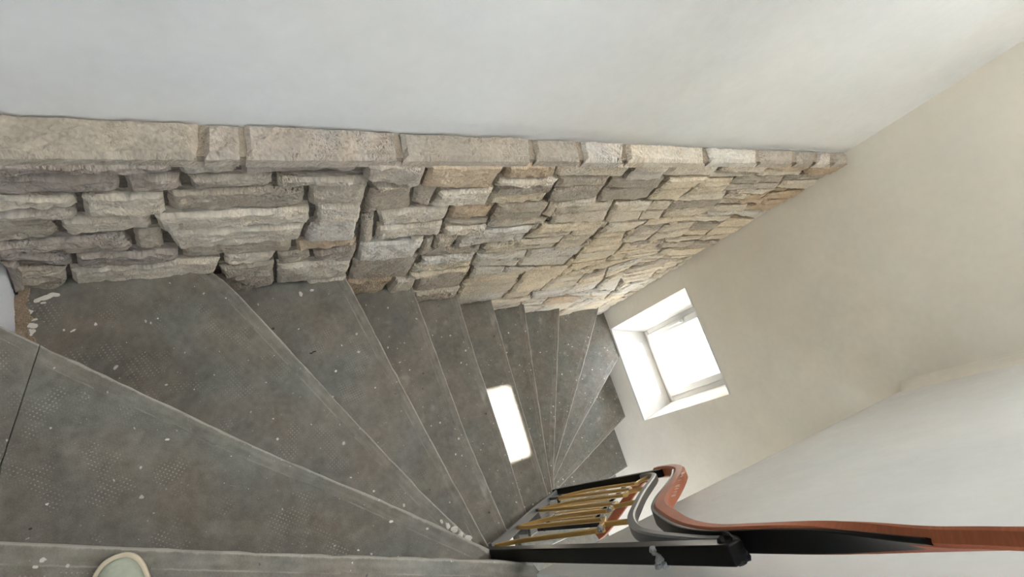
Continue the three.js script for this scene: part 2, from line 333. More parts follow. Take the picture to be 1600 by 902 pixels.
['c',1.801,-1.203,2.009,-1.226,2.009,-1.269,1.822,-1.26],
['c',1.822,-1.26,2.009,-1.269,2.009,-1.332,1.844,-1.322],
['b',2.014,-1.238,2.32,-1.302,2.312,-1.351,2.013,-1.286],
['b',2.013,-1.286,2.312,-1.351,2.304,-1.396,2.011,-1.344],
['l',2.123,-1.203,2.349,-1.245,2.412,-1.318,2.243,-1.261],
['l',2.349,-1.245,2.597,-1.295,2.61,-1.385,2.412,-1.318],
['y',2.243,-1.261,2.61,-1.385,2.618,-1.444,2.321,-1.299],
['c',1.822,-1.323,2.05,-1.372,2.032,-1.471,1.837,-1.439],
['c',2.05,-1.372,2.382,-1.439,2.297,-1.515,2.032,-1.471],
['c',1.837,-1.439,2.03,-1.473,2.017,-1.565,1.851,-1.547],
['c',2.03,-1.473,2.297,-1.515,2.218,-1.586,2.017,-1.565],
['c',2.377,-1.448,2.532,-1.458,2.505,-1.558,2.355,-1.547],
['c',2.532,-1.458,2.746,-1.475,2.743,-1.575,2.505,-1.558],
['y',2.355,-1.547,2.496,-1.557,2.475,-1.716,2.325,-1.688],
['y',2.496,-1.557,2.743,-1.575,2.738,-1.763,2.475,-1.716],
['l',2.646,-1.333,2.784,-1.292,2.807,-1.392,2.646,-1.388],
['y',2.646,-1.388,2.807,-1.392,2.833,-1.503,2.647,-1.467],
['c',2.747,-1.623,2.901,-1.574,2.912,-1.745,2.771,-1.755],
['l',2.771,-1.755,2.912,-1.745,2.923,-1.92,2.797,-1.896],
['g',2.393,-0.884,2.665,-0.755,2.722,-0.896,2.426,-0.964],
['c',2.426,-0.964,2.722,-0.896,2.759,-0.989,2.446,-1.014],
['c',2.453,-1.036,2.756,-0.999,2.775,-1.074,2.507,-1.083],
['c',2.507,-1.083,2.775,-1.074,2.793,-1.147,2.574,-1.142],
['l',2.658,-1.184,2.848,-1.135,2.835,-1.202,2.651,-1.237],
['l',2.651,-1.237,2.835,-1.202,2.814,-1.313,2.641,-1.32],
['c',2.614,-0.81,2.875,-0.835,2.876,-0.886,2.697,-0.912],
['c',2.697,-0.912,2.876,-0.886,2.877,-0.935,2.759,-0.989],
['c',2.854,-0.948,2.924,-0.946,2.925,-1.007,2.853,-1.007],
['c',2.854,-1.012,2.924,-1.01,2.924,-1.072,2.852,-1.072],
['c',2.854,-1.075,2.924,-1.076,2.927,-1.152,2.857,-1.152],
['c',2.844,-1.168,2.924,-1.169,2.923,-1.252,2.844,-1.252],
['c',2.839,-1.254,2.924,-1.259,2.927,-1.337,2.838,-1.337],
['c',2.839,-1.342,2.924,-1.34,2.926,-1.402,2.838,-1.402],
['c',2.394,-0.699,2.569,-0.695,2.567,-0.751,2.393,-0.749],
['c',2.393,-0.749,2.567,-0.751,2.566,-0.797,2.392,-0.797],
['c',2.839,-1.409,2.924,-1.41,2.927,-1.487,2.836,-1.487],
['y',1.604,-1.054,1.789,-1.055,1.788,-1.122,1.607,-1.122],
['c',2.749,-1.508,2.924,-1.507,2.924,-1.572,2.747,-1.572],
['y',1.554,-1.283,1.824,-1.28,1.826,-1.317,1.555,-1.317],
['c',2.254,-1.559,2.324,-1.558,2.323,-1.592,2.255,-1.594],
['c',2.255,-1.594,2.323,-1.592,2.322,-1.647,2.256,-1.647],
['c',2.789,-0.976,2.849,-0.978,2.846,-1.052,2.786,-1.052],
['l',2.314,-1.354,2.434,-1.359,2.436,-1.422,2.314,-1.422],
['y',2.069,-0.624,2.174,-0.626,2.176,-0.692,2.068,-0.692],
['l',1.859,-1.18,2.099,-1.183,2.097,-1.207,1.856,-1.207],
['c',2.579,-1.15,2.649,-1.147,2.646,-1.232,2.581,-1.232],
['y',1.839,-0.762,1.894,-0.762,1.895,-0.816,1.84,-0.82],
['y',1.84,-0.82,1.895,-0.816,1.896,-0.867,1.841,-0.867],
['c',0.439,-0.539,0.599,-0.542,0.598,-0.577,0.44,-0.577],
['c',2.474,-0.623,2.554,-0.625,2.552,-0.692,2.476,-0.692],
['c',1.234,-1.114,1.509,-1.11,1.509,-1.132,1.233,-1.132],
['c',2.884,-0.823,2.924,-0.823,2.924,-0.863,2.884,-0.872],
['c',2.884,-0.872,2.924,-0.863,2.924,-0.942,2.884,-0.942],
['c',2.794,-1.059,2.849,-1.06,2.849,-1.132,2.792,-1.132],
['l',2.439,-1.402,2.529,-1.401,2.528,-1.447,2.438,-1.447],
['g',2.389,-0.801,2.489,-0.804,2.487,-0.837,2.391,-0.837],
['l',2.259,-1.195,2.374,-1.198,2.374,-1.227,2.256,-1.227],
['g',0.934,-0.84,0.964,-0.837,0.966,-0.947,0.936,-0.947],
['p',-0.236,-0.162,-0.076,-0.163,-0.077,-0.182,-0.235,-0.182],
['b',2.639,0.036,2.764,0.032,2.761,0.008,2.637,0.008],
['y',1.574,-0.69,1.694,-0.688,1.695,-0.712,1.574,-0.712],
['l',2.019,-1.215,2.139,-1.212,2.138,-1.237,2.021,-1.237],
['c',2.744,-1.787,2.774,-1.784,2.775,-1.872,2.745,-1.872],
['y',1.984,-0.829,2.084,-0.826,2.082,-0.852,1.986,-0.852],
['y',1.899,-0.75,1.954,-0.749,1.957,-0.797,1.9,-0.797],
['c',2.254,-1.652,2.319,-1.649,2.319,-1.687,2.253,-1.687],
['y',1.784,-0.632,1.814,-0.634,1.814,-0.702,1.782,-0.702],
['y',1.724,-1.259,1.819,-1.256,1.82,-1.277,1.724,-1.277],
['p',-0.366,0.247,-0.336,0.245,-0.337,0.188,-0.368,0.188],
['c',2.309,-1.506,2.349,-1.508,2.35,-1.552,2.307,-1.552],
['c',2.604,-1.239,2.644,-1.237,2.642,-1.277,2.602,-1.277],
['p',0.509,-0.35,0.584,-0.352,0.582,-0.372,0.506,-0.372],
['c',1.729,-0.409,1.759,-0.409,1.758,-0.457,1.728,-0.457],
['c',0.359,-0.554,0.434,-0.556,0.437,-0.577,0.356,-0.577],
['c',2.804,-1.318,2.834,-1.319,2.834,-1.367,2.801,-1.367],
['c',2.749,-1.577,2.824,-1.575,2.822,-1.597,2.751,-1.597],
['p',-0.366,-0.202,-0.326,-0.201,-0.326,-0.237,-0.364,-0.237],
['y',2.179,-0.277,2.249,-0.278,2.249,-0.297,2.178,-0.297],
['l',2.534,-1.434,2.589,-1.432,2.588,-1.457,2.536,-1.457],
['c',1.304,-0.198,1.334,-0.196,1.335,-0.242,1.303,-0.242],
['y',1.944,-0.32,1.974,-0.319,1.973,-0.367,1.946,-0.367],
['y',1.794,-1.044,1.839,-1.041,1.836,-1.072,1.795,-1.072],
['y',1.914,-0.844,1.979,-0.842,1.977,-0.862,1.912,-0.862],
['y',1.749,-1.128,1.814,-1.127,1.813,-1.147,1.75,-1.147],
['b',2.139,-1.238,2.189,-1.237,2.189,-1.262,2.138,-1.262],
['l',2.324,-1.326,2.374,-1.329,2.374,-1.352,2.324,-1.352],
['c',0.764,-0.231,0.824,-0.231,0.825,-0.252,0.766,-0.252],
['b',2.659,-0.256,2.719,-0.258,2.72,-0.277,2.658,-0.277],
['c',2.339,-0.504,2.369,-0.508,2.367,-0.547,2.34,-0.547],
['c',2.609,-1.324,2.639,-1.319,2.64,-1.362,2.607,-1.362],
['y',2.084,-0.807,2.139,-0.808,2.137,-0.827,2.083,-0.827],
['l',2.374,-1.225,2.429,-1.229,2.43,-1.247,2.374,-1.247],
['c',1.709,-0.234,1.739,-0.24,1.739,-0.272,1.709,-0.272],
['y',2.894,-0.531,2.924,-0.533,2.922,-0.567,2.893,-0.567],
['c',1.234,-1.074,1.264,-1.075,1.264,-1.107,1.231,-1.107]];
const CAPS = [[-0.31, 0.088, 0.101, -0.309], [0.096, 0.177, 0.187, 0.108], [0.186, 0.57, 0.584, 0.194], [0.583, 1.013, 1.036, 0.593], [1.029, 1.213, 1.231, 1.048], [1.232, 1.408, 1.444, 1.244], [1.426, 1.843, 1.874, 1.458], [1.871, 2.169, 2.211, 1.892], [2.203, 2.438, 2.488, 2.232], [2.471, 2.603, 2.666, 2.511], [2.634, 2.758, 2.788, 2.692], [2.796, 2.925, 2.925, 2.815]];

const lump = (x, y, z, s, seed) => { const g = new THREE.IcosahedronGeometry(s, 2), p = g.attributes.position; for (let i = 0; i < p.count; i++) { const k = 1 + 0.5 * noise.noise(p.getX(i) / s * 1.3 + seed, p.getY(i) / s * 1.3, p.getZ(i) / s * 1.3); p.setXYZ(i, x + p.getX(i) * k, y + p.getY(i) * k, z + p.getZ(i) * k); } g.computeVertexNormals(); return g; };
// ---------- room shell ----------
{ // stone-clad wall beside the stairs
  const w = setting('wall_left', 'white plastered wall above rough stone cladding beside the stairs', 'wall');
  // plaster runs slightly out of parallel with the cladding
  const sh = new THREE.Shape([[-1.35, -0.958], [XW + 0.02, -0.902], [XW + 0.02, -1.25], [-1.35, -1.25]].map(([x, z]) => new THREE.Vector2(x, -z)));
  const pg = new THREE.ExtrudeGeometry(sh, { depth: 7.0, bevelEnabled: false }); pg.rotateX(-Math.PI / 2); pg.translate(0, -3.6, 0);
  mesh('plaster', uvMetres(pg, 0.7), M.plaster, w);
  mesh('mortar_backing', uvMetres(boxAt(-0.366, XW + 0.01, -3.4, 0.236, -0.97, -0.869), 1), M.mortar, w);
  mesh('mortar_bed', uvMetres(boxAt(-0.366, XW + 0.005, 0.225, 0.262, -0.955, -0.852), 1), M.capSeam, w);
  const rr = rng(5);
  function blob(P, out, depthBack, proud, seed, big) {       // P(u,v) gives a point on the face; out = outward normal
    const lenU = P(0, .5).distanceTo(P(1, .5)), lenV = P(.5, 0).distanceTo(P(.5, 1));
    const nu = Math.round(clamp(lenU / (big ? 0.011 : 0.017), 5, 34)), nv = Math.round(clamp(lenV / 0.011, 4, 12));
    const pos = [], uv = [], idx = [], o = seed * 7.13;
    const row = nu + 1, gu = (big ? 0.0036 : 0.0022) / lenU, gv = (big ? 0.0034 : 0.0016) / lenV;
    for (let j = 0; j <= nv; j++) for (let i = 0; i <= nu; i++) {
      let u = i / nu, v = j / nv;
      const eu = Math.min(u, 1 - u) * lenU, ev = Math.min(v, 1 - v) * lenV;
      u = gu + u * (1 - 2 * gu); v = gv + v * (1 - 2 * gv);
      const p = P(u, v), q = p.clone().multiplyScalar(1);
      // uneven outline
      const wob = 0.0045 * (1 - smooth(0, 0.02, Math.min(eu, ev)));
      p.x += wob * noise.noise(q.x * 38, q.y * 38 + q.z * 38, o); p.y += wob * noise.noise(q.x * 30 + 9, (q.y + q.z) * 30, o + 5);
      const edge = Math.min(smooth(0, 0.014, eu), smooth(0, 0.011, ev));
      const facet = Math.abs(noise.noise(q.x * 22, (q.y + q.z) * 30, o + 2)) * 1.6 + Math.abs(noise.noise(q.x * 9, (q.y + q.z) * 15, o + 12)) - 0.4, lean = ((o * 3.7) % 1 - 0.4) * 0.012 * (v - 0.5);
      const soft = big ? 0.9 : 0.6, h = proud * soft + lean + (edge - 1) * (big ? 0.012 : 0.009) + edge * soft * (0.009 * facet + 0.0035 * noise.noise(q.x * 55, (q.y + q.z) * 60, o + 3) + 0.006 * noise.noise(q.x * 8, (q.y + q.z) * 9, o + 7));
      p.addScaledVector(out, h);
      pos.push(p.x, p.y, p.z); uv.push(q.x + o % 3, q.y + q.z * 0.9 + (o * 1.7) % 3);
    }
    for (let j = 0; j < nv; j++) for (let i = 0; i < nu; i++) { const a = j * row + i; idx.push(a, a + row, a + 1, a + 1, a + row, a + row + 1); }
    // sides back into the mortar
    const rim = []; for (let i = 0; i <= nu; i++) rim.push(i); for (let j = 1; j <= nv; j++) rim.push(j * row + nu); for (let i = nu - 1; i >= 0; i--) rim.push(nv * row + i); for (let j = nv - 1; j > 0; j--) rim.push(j * row);
    const base = pos.length / 3;
    for (const k of rim) { const p = new THREE.Vector3(pos[3 * k], pos[3 * k + 1], pos[3 * k + 2]).addScaledVector(out, -depthBack); pos.push(p.x, p.y, p.z); uv.push(uv[2 * k] + 0.02, uv[2 * k + 1] + 0.03); }
    for (let k = 0; k < rim.length; k++) { const a = rim[k], b = rim[(k + 1) % rim.length], c = base + k, d = base + (k + 1) % rim.length; idx.push(a, b, c, b, d, c); }
    const g = new THREE.BufferGeometry(); g.setAttribute('position', new THREE.Float32BufferAttribute(pos, 3)); g.setAttribute('uv', new THREE.Float32BufferAttribute(uv, 2)); g.setIndex(idx);
    return toCreasedNormals(g, 0.42);
  }
  STONES.forEach(([t, ...q], n) => {
    const c = [0, 1, 2, 3].map((i) => new THREE.Vector3(q[2 * i], q[2 * i + 1], -0.85));
    const P = (u, v) => c[0].clone().lerp(c[1], u).lerp(c[3].clone().lerp(c[2], u), v);
    const mats = stoneMats[t];
    mesh('stone', blob(P, new THREE.Vector3(0, 0, 1), 0.03, 0.001 + rr() * 0.018, n + 1, q[0] < 1), mats[Math.floor(rr() * mats.length)], w);
  });
  {
    const c = [[-0.368, -0.265, -0.868], [-0.340, -0.262, -0.858], [-0.334, -0.372, -0.848], [-0.370, -0.372, -0.818]].map((p) => new THREE.Vector3(...p));
    mesh('stone', blob((u, v) => c[0].clone().lerp(c[1], u).lerp(c[3].clone().lerp(c[2], u), v), new THREE.Vector3(0.3, 0, 0.95).normalize(), 0.02, 0.006, 900, true), stoneMats.p[1], w);
    // ragged plaster edge along the back of the top course
    const pts = []; for (let i = 0; i <= 120; i++) { const x = -0.36 + 3.28 * i / 120; pts.push([x, 0.2775 + 0.0035 * noise.noise(x * 31, 0, 1), -0.957 + (x + 0.36) * 0.0158 + 0.004 * noise.noise(x * 23, 5, 2)]); }
    const line = new THREE.CatmullRomCurve3(pts.map((p) => new THREE.Vector3(...p))), tg = new THREE.TubeGeometry(line, 360, 0.0055, 5);
    const tp = tg.attributes.position; for (let i = 0; i < tp.count; i++) tp.setY(i, tp.getY(i) + 0.003 * noise.noise(tp.getX(i) * 90, tp.getZ(i) * 200, 4)); tg.computeVertexNormals();
    mesh('plaster_edge', uvMetres(tg), M.plaster, w);
  }
  const CT = 'tgggglclgglgg';
  CAPS.forEach(([a, b, c, d], n) => {                          // top course, lying flat
    const zi = (x) => -0.954 + (x + 0.36) * 0.0145;
    const f = [new THREE.Vector3(a, 0.268, -0.838), new THREE.Vector3(b, 0.268, -0.838), new THREE.Vector3(c, 0.271, zi(c) + 0.006), new THREE.Vector3(d, 0.271, zi(d) + 0.006)];
    const P = (u, v) => f[3].clone().lerp(f[2], u).lerp(f[0].clone().lerp(f[1], u), v);
    const g = blob(P, new THREE.Vector3(0, 1, 0), 0.03, 0.006 + rr() * 0.004, 300 + n, true);
    mesh('capstone', g, stoneMats[CT[n]][n % 6], w);
  });
}
function wallWithHoles(z0, z1, y0, y1, holes, x0, x1) {
  const s = new THREE.Shape([[z0, y0], [z1, y0], [z1, y1], [z0, y1]].map((p) => new THREE.Vector2(...p)));
  for (const [a, b, c, d] of holes) s.holes.push(new THREE.Path([[a, c], [a, d], [b, d], [b, c]].map((p) => new THREE.Vector2(...p))));
  const g = new THREE.ExtrudeGeometry(s, { depth: x1 - x0, bevelEnabled: false });
  // shape (z, y) extruded along x
  const m = new THREE.Matrix4().makeBasis(new THREE.Vector3(0, 0, 1), new THREE.Vector3(0, 1, 0), new THREE.Vector3(-1, 0, 0)); g.applyMatrix4(m); g.translate(x1, 0, 0);
  return g;
}
const OUT = 3.50, ROOF = [1.0, 2.7, -0.88, 0.22], LANDING = [-0.3, 0.62, 1.0, 2.2], DOOR = [1.4, 2.9, -3.32, -1.1];  // roof, landing and door openings are added, unseen, to let in fill light
const LOW = { z0: -0.700, z1: 0.042, y0: -1.84, y1: -0.985 }, HIGH = { z0: -0.510, z1: 0.165, y0: 1.215, y1: 2.46 };
{
  const w = setting('wall_front', 'bare plastered end wall holding the small bright window', 'wall');
  const g = wallWithHoles(-1.3, 2.3, -3.6, 3.4, [LOW, HIGH].map((h) => [h.z0, h.z1, h.y0, h.y1]), XW, OUT);
  mesh('plaster', uvMetres(g, 0.7), M.plasterBounceTint, w);
}
function windowUnit(n, h, label) {
  const w = setting('window_' + n, label, 'window');
  const xf = 3.25, e = 0.0015, zl = h.z0 + 0.078, zr = h.z1 - 0.07;
  const prism = (pts, y0, y1) => { const s = new THREE.Shape(pts.map(([x, z]) => new THREE.Vector2(x, -z))); const g = new THREE.ExtrudeGeometry(s, { depth: y1 - y0, bevelEnabled: false }); g.rotateX(-Math.PI / 2); g.translate(0, y0, 0); return uvMetres(g, 0.7); };
  mesh('reveal', prism([[XW - e, h.z0 - e], [xf - 0.002, zl], [xf + 0.07, zl], [xf + 0.07, h.z0 - e]], h.y0, h.y1), M.plasterDimmed, w);
  mesh('reveal', prism([[XW - e, h.z1 + e], [xf + 0.07, h.z1 + e], [xf + 0.07, zr], [xf - 0.002, zr]], h.y0, h.y1), M.plasterDimmed, w);
  mesh('sill', uvMetres(boxAt(XW - e, xf + 0.1, h.y0 - 0.01, h.y0 + 0.006, h.z0 - e, h.z1 + e), 0.7), M.plasterDimmed, w);
  mesh('lintel', uvMetres(boxAt(XW - e, xf + 0.1, h.y1 - 0.004, h.y1 + 0.01, h.z0 - e, h.z1 + e), 0.7), M.plasterDimmed, w);
  const yb = h.y0 + 0.006, yt = h.y1 - 0.004, F = 0.042;
  const fr = (y0, y1, z0, z1, t, x0, x1) => mergeGeometries([boxAt(x0, x1, y0, y0 + t, z0, z1, 0.004), boxAt(x0, x1, y1 - t, y1, z0, z1, 0.004), boxAt(x0, x1, y0 + t, y1 - t, z0, z0 + t, 0.004), boxAt(x0, x1, y0 + t, y1 - t, z1 - t, z1, 0.004)]);
  const fr0 = (y0, y1, z0, z1, t, x0, x1) => mergeGeometries([boxAt(x0, x1, y0, y0 + t, z0, z1), boxAt(x0, x1, y1 - t, y1, z0, z1), boxAt(x0, x1, y0 + t, y1 - t, z0, z0 + t), boxAt(x0, x1, y0 + t, y1 - t, z1 - t, z1)]);
  mesh('frame', fr(yb, yt, zl, zr, F, xf, xf + 0.06), M.pvc, w);
  const sash = mesh('sash', fr(yb + F - 0.006, yt - F + 0.006, zl + F - 0.006, zr - F + 0.006, 0.05, xf - 0.012, xf + 0.045), M.pvc, w);
  const g0 = F + 0.036;
  mesh('pane', boxAt(xf + 0.012, xf + 0.016, yb + g0, yt - g0, zl + g0, zr - g0), M.glass, w);
  mesh('gasket', fr0(yb + g0 - 0.001, yt - g0 + 0.001, zl + g0 - 0.001, zr - g0 + 0.001, 0.005, xf + 0.004, xf + 0.02), M.gasket, sash);
  const hy = (yb + yt) / 2;
  const hd = mesh('handle', mergeGeometries([boxAt(xf - 0.03, xf - 0.012, hy - 0.03, hy + 0.03, zl + 0.045, zl + 0.07, 0.004), boxAt(xf - 0.045, xf - 0.03, hy - 0.11, hy + 0.012, zl + 0.048, zl + 0.066, 0.005)]), M.pvc, sash);
  for (const y of [yb + 0.07, yt - 0.12]) mesh('hinge', boxAt(xf - 0.016, xf - 0.006, y, y + 0.045, zr - F - 0.006, zr - F + 0.006, 0.003), M.pvc, sash);
  return w;
}
windowUnit(1, LOW, 'small white framed window in a deep white recess over the lower steps');
windowUnit(2, HIGH, 'upper white framed stair window above the small one');
{ // right-hand wall: starts at landing level, the lower flight passes beneath it
  const w = setting('wall_right', 'pale grey plastered wall behind the handrail, open underneath', 'wall');
  const s = new THREE.Shape(); const rb = 0.03;
  s.moveTo(0, 3.4); s.lineTo(0, -0.045 + rb); s.absarc(rb, -0.045 + rb, rb, Math.PI, 1.5 * Math.PI, false); s.lineTo(0.14, -0.045); s.lineTo(0.14, 3.4); s.closePath();
  const g = new THREE.ExtrudeGeometry(s, { depth: 2.21, bevelEnabled: false, curveSegments: 8 });
  // (z, y) profile along x, turned a little out of square
  g.applyMatrix4(new THREE.Matrix4().makeBasis(new THREE.Vector3(0, 0, 1), new THREE.Vector3(0, 1, 0), new THREE.Vector3(-1, 0, 0)));
  g.rotateY(Math.atan2(0.0515, 2.157)); g.translate(2.968, 0, 0.2605);
  mesh('plaster', uvMetres(g, 0.7), M.plaster, w);
  // coved corner with the end wall
  const pts = [], n = 8, r = 0.07; const sh = new THREE.Shape(); sh.moveTo(0, 0); sh.lineTo(-r, 0); for (let i = 0; i <= n; i++) { const a = i / n * Math.PI / 2; sh.lineTo(-r + r * Math.sin(a), r - r * Math.cos(a)); } sh.closePath();
  const c = new THREE.ExtrudeGeometry(sh, { depth: 3.4, bevelEnabled: false }); c.rotateX(-Math.PI / 2); c.translate(XW + 0.002, 0.0, 0.268);
  mesh('cove', uvMetres(c, 0.7), M.plasterBounceTint, w);
}
{
  const w = setting('wall_back', 'plastered wall behind the landing', 'wall');
  mesh('plaster', uvMetres(boxAt(-1.5, -1.3, -3.6, 3.4, -1.25, 2.3), 0.7), M.plaster, w);
  const e = setting('wall_rear', 'plastered wall closing the landing', 'wall');
  const rear = new THREE.Shape([[-1.5, -3.6], [XW + 0.1, -3.6], [XW + 0.1, 3.4], [-1.5, 3.4]].map((p) => new THREE.Vector2(...p)));
  const [la, lb, lc, ld] = LANDING;
  rear.holes.push(new THREE.Path([[DOOR[0], DOOR[2]], [DOOR[0], DOOR[3]], [DOOR[1], DOOR[3]], [DOOR[1], DOOR[2]]].map((p) => new THREE.Vector2(...p))));
  rear.holes.push(new THREE.Path([[la, lc], [la, ld], [lb, ld], [lb, lc]].map((p) => new THREE.Vector2(...p))));
  const rg = new THREE.ExtrudeGeometry(rear, { depth: 0.2, bevelEnabled: false }); rg.translate(0, 0, 2.0);
  mesh('plaster', uvMetres(rg, 0.7), M.plaster, e);
  const dr = setting('door_1', 'added unseen glazed door bringing daylight to the lower stairs', 'door');  // invented opening, put in to brighten the lower flight
  { const [a, b, c, d] = DOOR;
    mesh('frame', mergeGeometries([boxAt(a, a + 0.07, c, d, 2.06, 2.12), boxAt(b - 0.07, b, c, d, 2.06, 2.12), boxAt(a, b, d - 0.08, d, 2.06, 2.12), boxAt(a, b, c, c + 0.12, 2.06, 2.12)]), M.pvc, dr);
    mesh('pane', boxAt(a + 0.07, b - 0.07, c + 0.12, d - 0.08, 2.088, 2.092), M.glass, dr);
    mesh('handle', boxAt(a + 0.02, a + 0.14, c + 1.0, c + 1.025, 2.02, 2.045, 0.006), M.steel, dr); }
  const lw = setting('window_4', 'added unseen landing window in the rear wall for fill daylight', 'window');  // made-up opening, lights the stone wall from the front
  mesh('frame', mergeGeometries([boxAt(la, lb, lc, lc + 0.06, 2.08, 2.14), boxAt(la, lb, ld - 0.06, ld, 2.08, 2.14), boxAt(la, la + 0.06, lc, ld, 2.08, 2.14), boxAt(lb - 0.06, lb, lc, ld, 2.08, 2.14)]), M.pvc, lw);
  mesh('pane', boxAt(la + 0.06, lb - 0.06, lc + 0.06, ld - 0.06, 2.105, 2.109), M.glass, lw);

  const c = setting('ceiling', 'white ceiling over the stairwell', 'ceiling');
  const cs = new THREE.Shape([[-1.5, -2.3], [OUT, -2.3], [OUT, 1.3], [-1.5, 1.3]].map((p) => new THREE.Vector2(...p)));
  const [ra, rb, rc, rd] = ROOF;
  cs.holes.push(new THREE.Path([[ra, -rd], [ra, -rc], [rb, -rc], [rb, -rd]].map((p) => new THREE.Vector2(...p))));
  const cg = new THREE.ExtrudeGeometry(cs, { depth: 0.2, bevelEnabled: false }); cg.rotateX(-Math.PI / 2); cg.translate(0, 3.3, 0);
  mesh('plaster', uvMetres(cg, 0.7), M.plasterDimmed, c);
  const rl = setting('window_3', 'added unseen frosted rooflight for soft fill over the stairwell', 'window');  // made-up opal panel, added as diffuse top light
  mesh('frame', mergeGeometries([boxAt(ra, rb, 3.38, 3.44, rc, rc + 0.05), boxAt(ra, rb, 3.38, 3.44, rd - 0.05, rd), boxAt(ra, ra + 0.05, 3.38, 3.44, rc, rd), boxAt(rb - 0.05, rb, 3.38, 3.44, rc, rd), boxAt((ra + rb) / 2 - 0.02, (ra + rb) / 2 + 0.02, 3.38, 3.44, rc, rd)]), M.pvc, rl);
  mesh('pane', boxAt(ra + 0.05, (ra + rb) / 2 - 0.02, 3.408, 3.412, rc + 0.05, rd - 0.05), M.opal, rl); mesh('pane', boxAt((ra + rb) / 2 + 0.02, rb - 0.05, 3.408, 3.412, rc + 0.05, rd - 0.05), M.opal, rl);
  const f = setting('floor', 'plain floor at the foot of the stairs', 'floor');
  mesh('screed', uvMetres(boxAt(-1.5, OUT, -3.6, -18 * R, -1.3, 2.3), 1), CONC[2], f);
  const j = setting('wall_pier', 'white painted pier at the head of the stairs', 'wall');
  mesh('plaster', uvMetres(boxAt(-1.32, -0.373, -0.6, 3.4, -1.0, -0.668), 0.7), M.jambWhite, j);
  const q = setting('wall_string', 'plastered side wall under the lower flight', 'wall');
  mesh('plaster', uvMetres(boxAt(1.9, 1.98, -3.4, -2.62, 0.5, 2.05), 0.7), M.plasterBounceTint, q);
}

// ---------- staircase ----------
const N = {   // nosing lines in plan, from the stone side to the inner side
  0: [[-1.3, -0.516], [-0.337, -0.143], [0.094, 0.027], [0.656, 0.241], [0.76, 0.285]],
  1: [[-0.365, -0.664], [-0.322, -0.627], [-0.09, -0.431], [0.146, -0.23], [0.573, 0.107], [0.722, 0.236], [0.735, 0.268]],
  2: [[0.07, -0.87], [0.118, -0.845], [0.15, -0.81], [0.192, -0.745], [0.492, -0.214], [0.639, 0.038], [0.765, 0.235], [0.78, 0.288]],
  3: [[0.591, -0.87], [0.763, -0.179], [0.888, 0.288]],
  4: [[0.933, -0.87], [0.998, -0.153], [1.064, 0.288]],
  5: [[1.236, -0.87], [1.242, -0.498], [1.26, -0.064], [1.269, 0.288]],
  6: [[1.533, -0.87], [1.522, -0.501], [1.512, 0.288]],
  7: [[1.861, -0.87], [1.791, -0.505], [1.674, 0.107], [1.645, 0.288]],
  8: [[2.264, -0.87], [2.1, -0.503], [1.823, 0.124], [1.762, 0.288]],
  9: [[2.766, -0.87], [2.46, -0.491], [1.948, 0.127], [1.84, 0.288]],
  10: [[2.94, -0.482], [2.297, -0.007], [2.0, 0.24], [1.96, 0.275]],
  11: [[2.945, -0.03], [2.371, 0.206], [2.04, 0.34]],
  12: [[2.94, 0.345], [2.4, 0.43], [2.04, 0.49]],
  13: [[2.94, 0.44], [2.613, 0.458], [2.326, 0.51], [2.02, 0.575]],
  14: [[2.94, 0.71], [2.02, 0.716]],
  15: [[2.94, 0.93], [1.98, 0.93]], 16: [[2.94, 1.15], [1.98, 1.15]], 17: [[2.94, 1.37], [1.98, 1.37]],
};
const stairs = setting('staircase', 'worn grey concrete winding staircase with tapering treads going down to the window', 'staircase');
